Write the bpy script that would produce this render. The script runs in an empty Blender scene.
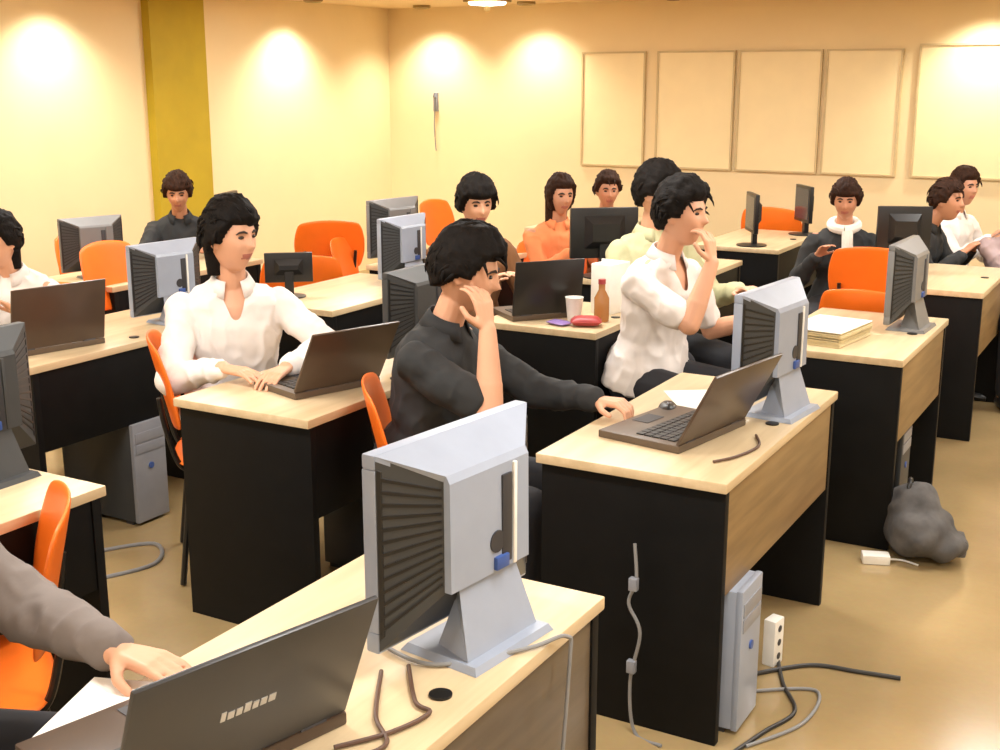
import bpy, bmesh, math, random
from mathutils import Vector, Matrix, noise
R = math.radians
random.seed(7)
sc = bpy.context.scene
COL = sc.collection

# ------------------------------------------------------------------ camera
cam_d = bpy.data.cameras.new('camera'); cam = bpy.data.objects.new('camera', cam_d)
COL.objects.link(cam); sc.camera = cam
cam_d.sensor_width = 36; cam_d.lens = 43.92; cam_d.clip_end = 60
cam.location = (0, 0, 1.75); cam.rotation_euler = (R(90-13.6), 0, R(29.5))

# ------------------------------------------------------------------ world + exposure
wd = bpy.data.worlds.new('world'); sc.world = wd; wd.use_nodes = True
wd.node_tree.nodes['Background'].inputs[0].default_value = (1.0, .93, .82, 1)
wd.node_tree.nodes['Background'].inputs[1].default_value = .14
vs = sc.view_settings
vs.view_transform = 'Standard'; vs.look = 'None'; vs.exposure = 0.0; vs.gamma = 1.0; vs.use_curve_mapping = False
WARM = (.97, .97, .96)
PANEL_W = 34; SCALLOP_W = 84; FLASH_W = 0

# ------------------------------------------------------------------ materials
def mat(name, col, rough=.5, metal=0.0, var=.06, scale=12, bump=0.0, spec=.5, emit=0, coat=0, alpha=1):
    m = bpy.data.materials.new(name); m.use_nodes = True
    nt = m.node_tree; b = nt.nodes['Principled BSDF']
    b.inputs['Roughness'].default_value = rough; b.inputs['Metallic'].default_value = metal
    b.inputs['Specular IOR Level'].default_value = spec
    b.inputs['Coat Weight'].default_value = coat
    b.inputs['Alpha'].default_value = alpha
    tc = nt.nodes.new('ShaderNodeTexCoord'); no = nt.nodes.new('ShaderNodeTexNoise')
    no.inputs['Scale'].default_value = scale; no.inputs['Detail'].default_value = 4
    nt.links.new(tc.outputs['Object'], no.inputs['Vector'])
    cr = nt.nodes.new('ShaderNodeValToRGB')
    cr.color_ramp.elements[0].position = .3; cr.color_ramp.elements[1].position = .7
    cr.color_ramp.elements[0].color = tuple(c*(1-var) for c in col)+(1,)
    cr.color_ramp.elements[1].color = tuple(min(1, c*(1+var)) for c in col)+(1,)
    nt.links.new(no.outputs['Fac'], cr.inputs['Fac']); nt.links.new(cr.outputs['Color'], b.inputs['Base Color'])
    if bump:
        bp = nt.nodes.new('ShaderNodeBump'); bp.inputs['Strength'].default_value = bump; bp.inputs['Distance'].default_value = .01
        nt.links.new(no.outputs['Fac'], bp.inputs['Height']); nt.links.new(bp.outputs['Normal'], b.inputs['Normal'])
    if emit:
        b.inputs['Emission Color'].default_value = (1, .93, .78, 1); b.inputs['Emission Strength'].default_value = emit
    return m

def wood_mat(name, c1, c2, rough=.4, axis=1):
    m = bpy.data.materials.new(name); m.use_nodes = True
    nt = m.node_tree; b = nt.nodes['Principled BSDF']; b.inputs['Roughness'].default_value = rough
    tc = nt.nodes.new('ShaderNodeTexCoord'); mp = nt.nodes.new('ShaderNodeMapping')
    sc_ = [18, 18, 18]; sc_[axis] = 1.6; mp.inputs['Scale'].default_value = sc_
    no = nt.nodes.new('ShaderNodeTexNoise'); no.inputs['Scale'].default_value = 1.6; no.inputs['Detail'].default_value = 6
    cr = nt.nodes.new('ShaderNodeValToRGB'); cr.color_ramp.elements[0].color = c1+(1,); cr.color_ramp.elements[1].color = c2+(1,)
    cr.color_ramp.elements[0].position = .35; cr.color_ramp.elements[1].position = .65
    nt.links.new(tc.outputs['Object'], mp.inputs[0]); nt.links.new(mp.outputs[0], no.inputs['Vector'])
    nt.links.new(no.outputs['Fac'], cr.inputs['Fac']); nt.links.new(cr.outputs['Color'], b.inputs['Base Color'])
    return m

M = dict(
    wall=mat('cream_wall_paint', (.82, .66, .39), .75, var=.02, scale=3, bump=.05),
    column=mat('olive_gold_paint', (.44, .32, .012), .7, var=.06, scale=5),
    ceiling=mat('ceiling_paint', (.80, .62, .36), .8, var=.02),
    board=mat('ivory_board', (.87, .72, .42), .45, var=.03, scale=5),
    board_frame=mat('board_frame', (.58, .45, .24), .5),
    top=wood_mat('beige_laminate', (.58, .44, .26), (.68, .53, .33), .35),
    edge=mat('beige_edge_band', (.8, .66, .42), .4),
    black=mat('black_laminate', (.004, .004, .004), .55, var=.2, spec=.16),
    brown=wood_mat('brown_laminate', (.20, .125, .05), (.29, .185, .078), .4),
    dbrown=wood_mat('dark_brown_laminate', (.075, .055, .035), (.12, .09, .06), .35),  # brown laminate again, with the nearest desk's side shade put into its colour
    orange=mat('orange_plastic', (.90, .17, .012), .38, var=.04),
    metal_black=mat('black_steel', (.015, .014, .013), .35, metal=.3),
    silver=mat('silver_plastic', (.30, .34, .42), .35, var=.04),
    grey_=mat('grey_monitor_plastic', (.17, .17, .17), .4, var=.04),
    silver_dark=mat('grey_plastic', (.25, .26, .29), .4),
    slot=mat('dark_slot', (.03, .03, .035), .5),
    charcoal=mat('charcoal_plastic', (.045, .048, .05), .5, bump=.05),
    blackplastic=mat('black_plastic', (.012, .012, .013), .35),
    lid=mat('grey_laptop_lid', (.042, .043, .046), .35),
    lidbrown=mat('brown_laptop_lid', (.07, .045, .03), .3),
    keys=mat('laptop_keys', (.02, .018, .016), .5),
    deck=mat('laptop_palm_rest', (.10, .07, .045), .4),
    screen=mat('screen_glass', (.02, .03, .05), .12),
    blue=mat('blue_plastic', (.04, .09, .30), .4),
    logo=mat('silver_lettering', (.6, .6, .6), .3, metal=.6),
    white=mat('white_plastic', (.82, .80, .74), .4),
    paper=mat('white_paper', (.85, .82, .75), .7),
    paper_old=mat('cream_paper', (.62, .52, .30), .8, var=.1, scale=40),
    cable=mat('black_cable', (.02, .018, .016), .5),
    bcable=mat('brown_cable', (.10, .05, .03), .5),
    gcable=mat('grey_cable', (.22, .22, .22), .5),
    hair=mat('dark_hair', (.007, .005, .004), .7, var=.4, scale=60, bump=.4, spec=.15),
    brhair=mat('brown_hair', (.030, .012, .006), .7, var=.4, scale=60, bump=.4, spec=.15),
    skin=mat('skin', (.72, .38, .235), .5, var=.05, scale=6),
    tan=mat('tan_skin', (.55, .26, .15), .5, var=.05, scale=6),
    lips=mat('lips', (.42, .14, .10), .45),
    eye=mat('eye', (.03, .018, .012), .2), brow=mat('eyebrow', (.03, .018, .012), .7),
    trousers=mat('dark_trousers', (.012, .013, .018), .8), shoe=mat('black_shoe', (.01, .01, .01), .4),
    jeans=mat('blue_jeans', (.04, .06, .11), .8),
    shirt_white=mat('white_shirt', (.80, .74, .70), .8, var=.04, bump=.2, scale=9),
    shirt_black=mat('black_shirt', (.022, .023, .024), .85, var=.2, bump=.2, scale=9),
    shirt_grey=mat('grey_shirt', (.20, .17, .155), .85, var=.08, bump=.2, scale=9),
    shirt_sage=mat('pale_green_shirt', (.50, .49, .29), .85, var=.08, bump=.2, scale=9),
    shirt_orange=mat('coral_top', (.80, .25, .09), .85, var=.08, bump=.2, scale=9),
    shirt_brown=mat('brown_shirt', (.20, .085, .03), .85, var=.1, bump=.2, scale=9),
    shirt_lilac=mat('lilac_grey_shirt', (.36, .27, .27), .85, var=.1, bump=.2, scale=9),
    red=mat('red_wrapper', (.40, .05, .05), .4), purple=mat('purple_wrapper', (.25, .16, .40), .4),
    bottle=mat('amber_bottle', (.45, .20, .06), .2), bag=mat('grey_bag', (.085, .08, .078), .85, var=.4, scale=12, bump=.3),
    glow=mat('lamp_diffuser', (1, .95, .85), .5, emit=6), fixture=mat('brass_fixture', (.30, .20, .06), .4),
)

def floor_mat():
    m = bpy.data.materials.new('polished_floor'); m.use_nodes = True
    nt = m.node_tree; b = nt.nodes['Principled BSDF']
    tc = nt.nodes.new('ShaderNodeTexCoord')
    n1 = nt.nodes.new('ShaderNodeTexNoise'); n1.inputs['Scale'].default_value = 1.3; n1.inputs['Detail'].default_value = 5
    n2 = nt.nodes.new('ShaderNodeTexNoise'); n2.inputs['Scale'].default_value = 45
    nt.links.new(tc.outputs['Object'], n1.inputs['Vector']); nt.links.new(tc.outputs['Object'], n2.inputs['Vector'])
    cr = nt.nodes.new('ShaderNodeValToRGB'); cr.color_ramp.elements[0].position = .35; cr.color_ramp.elements[1].position = .7
    cr.color_ramp.elements[0].color = (.33, .235, .112, 1); cr.color_ramp.elements[1].color = (.44, .315, .15, 1)
    mx = nt.nodes.new('ShaderNodeMixRGB'); mx.blend_type = 'MULTIPLY'; mx.inputs[0].default_value = .12
    nt.links.new(n1.outputs['Fac'], cr.inputs['Fac']); nt.links.new(cr.outputs['Color'], mx.inputs[1]); nt.links.new(n2.outputs['Color'], mx.inputs[2])
    nt.links.new(mx.outputs['Color'], b.inputs['Base Color'])
    rr = nt.nodes.new('ShaderNodeMapRange'); rr.inputs[3].default_value = .12; rr.inputs[4].default_value = .24; b.inputs['Specular IOR Level'].default_value = .9
    nt.links.new(n1.outputs['Fac'], rr.inputs[0]); nt.links.new(rr.outputs[0], b.inputs['Roughness'])
    return m
M['floor'] = floor_mat()

# ------------------------------------------------------------------ mesh helpers
class MB:
    def __init__(s): s.bm = bmesh.new()
    def box(s, x0, x1, y0, y1, z0, z1, bev=0, mtx=None):
        t = bmesh.new(); bmesh.ops.create_cube(t, size=1)
        bmesh.ops.scale(t, vec=(x1-x0, y1-y0, z1-z0), verts=t.verts)
        bmesh.ops.translate(t, vec=((x0+x1)/2, (y0+y1)/2, (z0+z1)/2), verts=t.verts)
        if bev: bmesh.ops.bevel(t, geom=list(t.edges), offset=bev, segments=2, profile=.6, affect='EDGES')
        return s.add(t, mtx)
    def add(s, t, mtx=None):
        if mtx is not None: bmesh.ops.transform(t, matrix=mtx, verts=t.verts)
        me = bpy.data.meshes.new('t'); t.to_mesh(me); t.free(); s.bm.from_mesh(me); bpy.data.meshes.remove(me); return s
    def hexa(s, a, b, mtx=None):
        """two quads of four points each joined to a solid"""
        t = bmesh.new(); va = [t.verts.new(p) for p in a]; vb = [t.verts.new(p) for p in b]
        t.faces.new(va[::-1]); t.faces.new(vb)
        for i in range(4): t.faces.new((va[i], va[(i+1) % 4], vb[(i+1) % 4], vb[i]))
        bmesh.ops.recalc_face_normals(t, faces=t.faces); return s.add(t, mtx)
    def loft(s, rings, cap=True, mtx=None):
        t = bmesh.new(); vr = [[t.verts.new(p) for p in r] for r in rings]; n = len(rings[0])
        for a, b in zip(vr, vr[1:]):
            for i in range(n): t.faces.new((a[i], a[(i+1) % n], b[(i+1) % n], b[i]))
        if cap: t.faces.new(vr[0][::-1]); t.faces.new(vr[-1])
        bmesh.ops.recalc_face_normals(t, faces=t.faces); return s.add(t, mtx)
    def tube(s, pts, r, seg=8, mtx=None):
        pts = [Vector(p) for p in pts]; rings = []
        rs = r if isinstance(r, (list, tuple)) else [r]*len(pts)
        up = None
        for i, p in enumerate(pts):
            d = (pts[min(i+1, len(pts)-1)]-pts[max(i-1, 0)]).normalized()
            if up is None: up = Vector((0, 0, 1)) if abs(d.z) < .9 else Vector((1, 0, 0))
            u = d.cross(up).normalized(); v = u.cross(d).normalized(); up = v
            rings.append([p+(u*math.cos(a)+v*math.sin(a))*rs[i] for a in [2*math.pi*k/seg for k in range(seg)]])
        return s.loft(rings, True, mtx)
    def lathe(s, prof, seg=20, mtx=None):
        return s.loft([[(max(r, 1e-4)*math.cos(2*math.pi*k/seg), max(r, 1e-4)*math.sin(2*math.pi*k/seg), z) for k in range(seg)] for r, z in prof], True, mtx)
    def ell(s, c, r, seg=20, rings=14, mtx=None):
        t = bmesh.new(); bmesh.ops.create_uvsphere(t, u_segments=seg, v_segments=rings, radius=1)
        bmesh.ops.scale(t, vec=r, verts=t.verts)
        if mtx is not None: bmesh.ops.transform(t, matrix=mtx, verts=t.verts)
        bmesh.ops.translate(t, vec=c, verts=t.verts); return s.add(t)
    def cap(s, a, b, ra, rb, seg=14):
        """tapered capsule"""
        a = Vector(a); b = Vector(b); d = b-a; L = d.length
        if L < 1e-5: return s.ell(a, (ra,)*3)
        d.normalize(); q = d.to_track_quat('Z', 'Y').to_matrix().to_4x4(); q.translation = a
        prof = [(ra*math.sin(t), -ra*math.cos(t)) for t in [math.pi/2*k/4 for k in range(5)]]
        prof += [(rb*math.cos(t), L+rb*math.sin(t)) for t in [math.pi/2*k/4 for k in range(5)]]
        return s.lathe(prof, seg, q)
    def build(s, name, m, parent=None, smooth=True, label=None):
        me = bpy.data.meshes.new(name); s.bm.to_mesh(me); s.bm.free()
        for mm in (m if isinstance(m, (list, tuple)) else [m]): me.materials.append(mm)
        o = bpy.data.objects.new(name, me); COL.objects.link(o)
        if smooth:
            for p in me.polygons: p.use_smooth = True
            if name != 'hair': me.set_sharp_from_angle(angle=R(35))
        if parent: o.parent = parent
        if label: o['label'] = label
        return o

def tag(o, label=None, cat=None, group=None, kind=None):
    if label: o['label'] = label
    if cat: o['category'] = cat
    if group: o['group'] = group
    if kind: o['kind'] = kind
    return o
def empty(name, loc=(0, 0, 0), rz=0, label=None, cat=None, group=None):
    o = bpy.data.objects.new(name, None); COL.objects.link(o); o.empty_display_size = .1
    o.location = loc; o.rotation_euler = (0, 0, rz); return tag(o, label, cat, group)
def struct(name, mb, m, smooth=False): return tag(mb.build(name, m, None, smooth), kind='structure')
def spline(pts, n=8):
    pts = [Vector(p) for p in pts]; P = [pts[0]]+pts+[pts[-1]]; out = []
    for i in range(1, len(P)-2):
        for k in range(n):
            t = k/n; a, b, c, d = P[i-1], P[i], P[i+1], P[i+2]
            out.append(.5*((2*b)+(c-a)*t+(2*a-5*b+4*c-d)*t*t+(-a+3*b-3*c+d)*t**3))
    return out+[pts[-1]]

# ------------------------------------------------------------------ room
XW, YW, XE, YS, ZC = -6.4, 9.3, 4.2, -2.2, 2.36
struct('floor', MB().box(XW-.1, XE+.1, YS-.1, YW+.1, -.08, 0), M['floor'])
struct('ceiling', MB().box(XW-.1, XE+.1, YS-.1, YW+.1, ZC, ZC+.08), M['ceiling'])
struct('wall_left', MB().box(XW-.1, XW, YS, YW+.1, 0, ZC), M['wall'])
struct('wall_back', MB().box(XW, XE, YW, YW+.1, 0, ZC), M['wall'])
struct('wall_right', MB().box(XE, XE+.1, YS, YW+.1, 0, ZC), M['wall'])
struct('wall_front', MB().box(XW, XE, YS-.1, YS, 0, ZC), M['wall'])
struct('trim_1', MB().box(XW, XW+.07, 6.34, 6.88, 0, ZC), M['column'])
struct('baseboard_left', MB().box(XW, XW+.015, YS, 6.34, 0, .1).box(XW, XW+.015, 6.88, YW, 0, .1), M['board_frame'])
struct('baseboard_back', MB().box(XW+.015, XE, YW-.015, YW, 0, .1), M['board_frame'])

def board(x0, x1, z0, z1, label):
    t = empty('wall_board', ((x0+x1)/2, YW, z0), 0, label, 'board', 'panels in a row on the back wall')
    w = (x1-x0)/2; h = z1-z0
    MB().box(-w+.012, w-.012, -.018, -.002, .012, h-.012).build('panel', M['board'], t, False)
    f = MB()
    f.box(-w, w, -.028, -.001, 0, .014).box(-w, w, -.028, -.001, h-.014, h).box(-w, -w+.014, -.028, -.001, .014, h-.014).box(w-.014, w, -.028, -.001, .014, h-.014)
    f.build('frame', M['board_frame'], t, False)
board(-4.48, -3.92, 1.06, 1.97, 'brightly lit ivory wall panel nearest the corner, leftmost of the row')
board(-3.82, -3.18, 1.06, 1.97, 'ivory wall panel second from the left, above the man in pale green')
board(-3.15, -2.51, 1.06, 1.97, 'ivory wall panel in the middle of the row of five')
board(-2.48, -1.93, 1.06, 1.97, 'ivory wall panel second from the right, above the person in a scarf')
board(-1.82, -.98, 1.06, 2.0, 'widest and brightest wall panel, rightmost of the row')

# coat hook rail on back wall
t = empty('wall_hook', (-5.9, YW, 1.14), 0, 'slim grey wall hook with a cord on the bright back wall near the corner', 'hook')
MB().box(-.02, .02, -.03, 0, .34, .50, .004).build('plate', M['silver_dark'], t)
MB().tube(spline([(0, -.03, .46), (.01, -.07, .47), (.03, -.075, .5)]), .008).build('hook', M['silver_dark'], t)
MB().tube(spline([(0, -.035, .36), (-.01, -.03, .2), (.005, -.03, 0)]), .005).build('cord', M['gcable'], t)

# ------------------------------------------------------------------ lamps
def area_light(name, parent, loc, sx, sy, power, col=WARM):
    d = bpy.data.lights.new(name, 'AREA'); d.shape = 'RECTANGLE'; d.size = sx; d.size_y = sy; d.energy = power; d.color = col
    o = bpy.data.objects.new(name, d); COL.objects.link(o); o.parent = parent; o.location = loc; return o
for i, x in enumerate((-4.7, -2.5, -.3, 2.2)):
    for j, y in enumerate((-.6, 2.0, 4.6, 7.0)):
        t = empty('ceiling_light', (x, y, ZC), 0, 'long recessed ceiling light panel, %s across in the %s line from the camera' % (('first', 'second', 'third', 'fourth')[i], ('nearest', 'second', 'third', 'farthest')[j]), 'light', 'ceiling light panels')
        MB().box(-.62, .62, -.17, -.15, -.03, 0).box(-.62, .62, .15, .17, -.03, 0).box(-.62, -.6, -.15, .15, -.03, 0).box(.6, .62, -.15, .15, -.03, 0).build('frame', M['white'], t, False)
        MB().box(-.6, .6, -.15, .15, -.015, -.003).build('diffuser', M['glow'], t, False)
        area_light('lamp', t, (0, 0, -.035), 1.15, .28, PANEL_W)
SC = [((XW+.30, 5.5), 1.0), ((XW+.30, 7.85), 1.2), ((-5.85, YW-.30), .9), ((-4.85, YW-.3), .8), ((-1.35, YW-.30), 1.1), ((XW+.3, 3.6), 1.0), ((.3, YW-.3), 1.0)]
SCN = ['left of the olive column', 'right of the olive column', 'by the room corner', 'left of the wall panels', 'over the rightmost wall panel', 'far left', 'far right']
for ((x, y), k), nm in zip(SC, SCN):
    t = empty('downlight', (x, y, ZC), 0, 'round brass rimmed downlight close to the wall, '+nm, 'light', 'downlights washing the walls')
    MB().lathe([(.075, 0), (.075, -.02), (.06, -.028), (.05, -.02), (.05, -.004)]).build('rim', M['fixture'], t)
    MB().lathe([(.048, -.004), (.048, -.012)]).build('bulb', M['glow'], t)
    d = bpy.data.lights.new('lamp', 'SPOT'); d.energy = SCALLOP_W*k; d.color = (1, .96, .84); d.spot_size = R(125); d.spot_blend = .9; d.shadow_soft_size = .05
    o = bpy.data.objects.new('lamp', d); COL.objects.link(o); o.parent = t; o.location = (0, 0, -.04)
# pendant fitting seen at the top edge
t = empty('ceiling_lamp', (-4.98, 8.6, ZC), R(10), 'small ceiling lamp with a bright bowl at the top edge over the back wall', 'light')
MB().box(-.17, .17, -.09, .09, -.02, 0, .004).build('base', M['fixture'], t)
MB().lathe([(.02, -.02), (.15, -.022), (.14, -.040), (.001, -.052)]).build('bowl', M['glow'], t, label='glowing white bowl')
MB().lathe([(.022, -.048), (.022, -.085), (.001, -.09)]).build('finial', M['fixture'], t)
t = empty('smoke_detector', (-3.55, 8.9, ZC), 0, 'small brown ceiling detector above the second wall panel', 'detector')
MB().lathe([(.06, 0), (.06, -.02), (.045, -.035), (.001, -.04)]).build('housing', M['fixture'], t)

# ------------------------------------------------------------------ desks
def desk(xr, y0, y1, front, label, w=.55, legh=.3):
    t = empty('computer_desk', (xr-w/2, (y0+y1)/2, 0), 0, label, 'desk', 'long computer desks in rows')
    hx = w/2; hy = (y1-y0)/2
    MB().box(-hx, hx, -hy, hy, .722, .75, .004).build('desktop', M['top'], t, label='beige laminate desktop')
    for s_ in (-1, 1):
        MB().box(-hx+.012, hx-.006, s_*(hy-.03)-.014, s_*(hy-.03)+.014, .0, .7215, .002).build('end_panel', M['black'], t)
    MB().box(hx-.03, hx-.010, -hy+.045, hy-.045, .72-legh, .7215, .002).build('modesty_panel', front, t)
    MB().box(-hx+.05, hx-.04, -hy+.045, -hy+.07, .66, .7215).box(-hx+.05, hx-.04, hy-.07, hy-.045, .66, .7215).build('support_rail', M['metal_black'], t)
    MB().lathe([(.02, .7505), (.02, .754), (.015, .7545), (.001, .7545)], mtx=Matrix.Translation((hx-.07, hy*.1, 0))).build('grommet', M['metal_black'], t)
    return t
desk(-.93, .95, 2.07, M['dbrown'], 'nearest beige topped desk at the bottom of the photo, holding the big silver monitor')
desk(-.95, 2.85, 3.95, M['brown'], 'beige desk with brown side panel and tower beneath, in the middle foreground')
desk(-.86, 4.52, 5.45, M['brown'], 'beige desk with brown side panel behind the man in white with hand at chin')
desk(-.83, 6.2, 7.12, M['brown'], 'beige desk on the right with bare bright top, near the right edge', w=.6)
desk(-.42, 7.6, 8.6, M['brown'], 'farthest desk on the right by the back wall')
desk(-2.32, 1.0, 2.07, M['black'], 'black sided beige desk cut off by the left edge of the photo', legh=.24)
desk(-2.25, 2.80, 3.84, M['black'], 'black desk in front of the man in the open white shirt')
desk(-2.05, 4.41, 5.05, M['black'], 'black sided beige desk with cup and snack packet, in the centre')
desk(-2.2, 5.65, 6.7, M['black'], 'desk under the black square monitor, near the middle of the back rows')
desk(-2.15, 7.22, 8.2, M['black'], 'rear desk before the back wall behind the middle rows')
desk(-3.55, 2.86, 3.90, M['black'], 'black sided desk with the dark laptop at far left')
desk(-3.28, 4.28, 5.25, M['black'], 'desk behind the white shirted man, under the orange chair backs')
desk(-3.42, 5.50, 6.6, M['black'], 'desk in the back rows with a white monitor, left of centre')
desk(-4.62, 4.26, 5.4, M['black'], 'desk near the left wall where the person in black leans')
desk(-3.5, 7.5, 8.5, M['black'], 'far desk close to the corner of the room')

# ------------------------------------------------------------------ chairs
def make_chair(loc, rz, label, h=.86, cm='orange', name='orange_chair'):
    t = empty(name, loc, rz, label, 'chair', 'plastic chairs at the desks')
    # seat faces +X
    n = 9
    def grid(f, th, name):
        bm = bmesh.new(); top = [[bm.verts.new(f(u/(n-1)*2-1, v/(n-1)*2-1)) for v in range(n)] for u in range(n)]
        for a in range(n-1):
            for b in range(n-1): bm.faces.new((top[a][b], top[a+1][b], top[a+1][b+1], top[a][b+1]))
        bmesh.ops.recalc_face_normals(bm, faces=bm.faces)
        me = bpy.data.meshes.new(name); bm.to_mesh(me); bm.free(); me.materials.append(M[cm])
        for p in me.polygons: p.use_smooth = True
        o = bpy.data.objects.new(name, me); COL.objects.link(o); o.parent = t
        s = o.modifiers.new('s', 'SOLIDIFY'); s.thickness = th; s.offset = 0
        b = o.modifiers.new('b', 'SUBSURF'); b.levels = 1; b.render_levels = 1
        return o
    def sq(u, v):   # square to rounded square
        return u*math.sqrt(1-.28*v*v), v*math.sqrt(1-.28*u*u)
    def fs(u, v):
        a, b = sq(u, v); return (a*.23, b*.235, .44+.018*b*b-.012*(a > 0)*a*a-.012)
    def fb(u, v):
        a, b = sq(u, v); z = h-.17+a*.17
        return (-.21-.09*(z-.5)/.4+.045*b*b, b*.225, z)
    grid(fs, .012, 'seat'); grid(fb, .012, 'backrest')
    for sx in (-1, 1):
        for sy in (-1, 1):
            MB().tube([(sx*.17, sy*.18, .42), (sx*.22, sy*.215, .006)], .011).build('leg', M['metal_black'], t)
    f = MB()
    f.tube([(-.18, -.18, .415), (.18, -.18, .415), (.18, .18, .415), (-.18, .18, .415), (-.18, -.18, .415)], .010)
    for sy in (-1, 1): f.tube(spline([(-.10, sy*.14, .41), (-.20, sy*.14, .42), (-.245, sy*.15, .56), (-.262, sy*.16, h-.2)]), .010)
    f.build('frame', M['metal_black'], t)
    return t

# ------------------------------------------------------------------ monitors
def monitor(loc, rz, label, shell='silver', s=1.0, w=.46, h=.375, depth=.068, group='thick backed monitors on the desks'):
    """screen looks to -X, rear to +X"""
    t = empty('monitor', loc, rz, label, 'monitor', group); t.scale = (s, s, s)
    sh = M[shell]; hw = w/2; z0 = .045; z1 = z0+h
    f = MB(); x0, x1 = -.085, -.055
    f.box(x0, x1, -hw, hw, z1-.028, z1, .005).box(x0, x1, -hw, hw, z0, z0+.04, .005).box(x0, x1, -hw, -hw+.026, z0+.04, z1-.028, .003).box(x0, x1, hw-.026, hw, z0+.04, z1-.028, .003)
    f.box(x0+.012, x1, -hw+.02, hw-.02, z0+.02, z1-.02)
    f.build('bezel', sh, t)
    MB().box(x0+.006, x0+.011, -hw+.027, hw-.027, z0+.041, z1-.029).build('screen', M['screen'], t)
    zt, zb = z1-.058, z0+.10; ry = hw-.112
    def at_(k, e=0):
        y = (hw-.003)*(1-k)+ry*k; a = (z0+.005)*(1-k)+zb*k; b = (z1-.005)*(1-k)+zt*k
        return x1+depth*k, y+e, a-e, b+e
    # dark core, with ribs on the two sides
    MB().loft([[(x, -y, a), (x, y, a), (x, y, b), (x, -y, b)] for x, y, a, b in (at_(k) for k in (0, .5, 1))]).build('side_shell', M['charcoal'], t, smooth=False, label='dark grey sides of the housing')
    for sy in (-1, 1):
        rb = MB()
        for i in range(13):
            u = .1+.8*i/12
            q = []
            for k in (.06, .94):
                x, y, a, b = at_(k); z = a+(b-a)*u; hh = .0035*(1-k*.4)
                q.append([(x, sy*(y-.002), z-hh), (x, sy*(y+.0035), z-hh), (x, sy*(y+.0035), z+hh), (x, sy*(y-.002), z+hh)])
            rb.hexa(q[0], q[1])
        rb.hexa([(at_(.04)[0], sy*(at_(.04)[1]-.002), at_(.04)[2]+.02), (at_(.04)[0], sy*(at_(.04)[1]+.004), at_(.04)[2]+.02), (at_(.04)[0], sy*(at_(.04)[1]+.004), at_(.04)[3]-.02), (at_(.04)[0], sy*(at_(.04)[1]-.002), at_(.04)[3]-.02)],
                [(at_(.09)[0], sy*(at_(.09)[1]-.002), at_(.09)[2]+.02), (at_(.09)[0], sy*(at_(.09)[1]+.004), at_(.09)[2]+.02), (at_(.09)[0], sy*(at_(.09)[1]+.004), at_(.09)[3]-.02), (at_(.09)[0], sy*(at_(.09)[1]-.002), at_(.09)[3]-.02)])
        rb.build('vent_ribs', M['blackplastic'], t, smooth=False)
    # light rear skin : sloping top and rear panel in one piece
    mb = MB(); xr = x1+depth
    mb.loft([[(x1, -hw+.002, z1-.010), (x1, hw-.002, z1-.010), (x1, hw-.002, z1-.001), (x1, -hw+.002, z1-.001)],
             [(xr-.004, -ry-.003, zt-.010), (xr-.004, ry+.003, zt-.010), (xr+.004, ry+.003, zt+.006), (xr+.004, -ry-.003, zt+.006)],
             [(xr-.003, -ry-.003, zt-.012), (xr-.003, ry+.003, zt-.012), (xr+.012, ry+.003, zt-.008), (xr+.012, -ry-.003, zt-.008)],
             [(xr-.003, -ry-.003, zb), (xr-.003, ry+.003, zb), (xr+.014, ry+.003, zb), (xr+.014, -ry-.003, zb)]])
    mb.build('rear_shell', sh, t, smooth=False)
    MB().box(xr+.010, xr+.0165, ry-.085, ry-.055, zb+.01, zt-.03, .002).build('cable_slot', M['slot'], t)
    MB().box(xr+.010, xr+.0175, ry-.050, ry-.040, zb, zt-.012, .002).build('rib', M['white'] if shell == 'silver' else sh, t)
    MB().lathe([(.022, 0), (.022, .004), (.001, .004)], 18, Matrix.Translation((xr+.012, ry-.10, zb+.06)) @ Matrix.Rotation(R(90), 4, 'Y')).build('lock_knob', M['slot'], t)
    mb = MB()
    mb.hexa([(-.02, -.05, zb-.04), (xr, -.085, zb+.015), (xr, .085, zb+.015), (-.02, .05, zb-.04)], [(-.04, -.08, .012), (.055, -.11, .012), (.055, .11, .012), (-.04, .08, .012)])
    mb.build('neck', sh, t, smooth=False)
    MB().hexa([(-.10, -.12, 0), (.085, -.125, 0), (.085, .125, 0), (-.10, .12, 0)], [(-.09, -.11, .014), (.078, -.118, .014), (.078, .118, .014), (-.09, .11, .014)]).build('base', sh, t)
    MB().box(xr+.010, xr+.022, ry-.11, ry-.07, zb+.004, zb+.03, .003).build('blue_plug', M['blue'], t)
    return t

def flat_monitor(loc, rz, label, s=1.0, w=.42, h=.3, shell=None):
    t = empty('flat_monitor', loc, rz, label, 'monitor', 'slim monitors in the back rows'); t.scale = (s, s, s); sh = shell or M['blackplastic']; hw = w/2
    MB().box(-.02, .012, -hw, hw, .10, .10+h, .006).build('bezel', sh, t)
    MB().box(-.0235, -.0195, -hw+.02, hw-.02, .125, .08+h).build('screen', M['screen'], t)
    MB().hexa([(.011, -hw*.6, .15), (.011, hw*.6, .15), (.011, hw*.6, .06+h), (.011, -hw*.6, .06+h)], [(.05, -hw*.4, .19), (.05, hw*.4, .19), (.05, hw*.4, .02+h), (.05, -hw*.4, .02+h)]).build('rear_shell', sh, t, smooth=False)
    MB().box(.0, .035, -.03, .03, .012, .2, .004).build('neck', sh, t)
    MB().lathe([(.11, 0), (.11, .008), (.05, .016), (.001, .016)], 24).build('base', sh, t)
    return t

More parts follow.
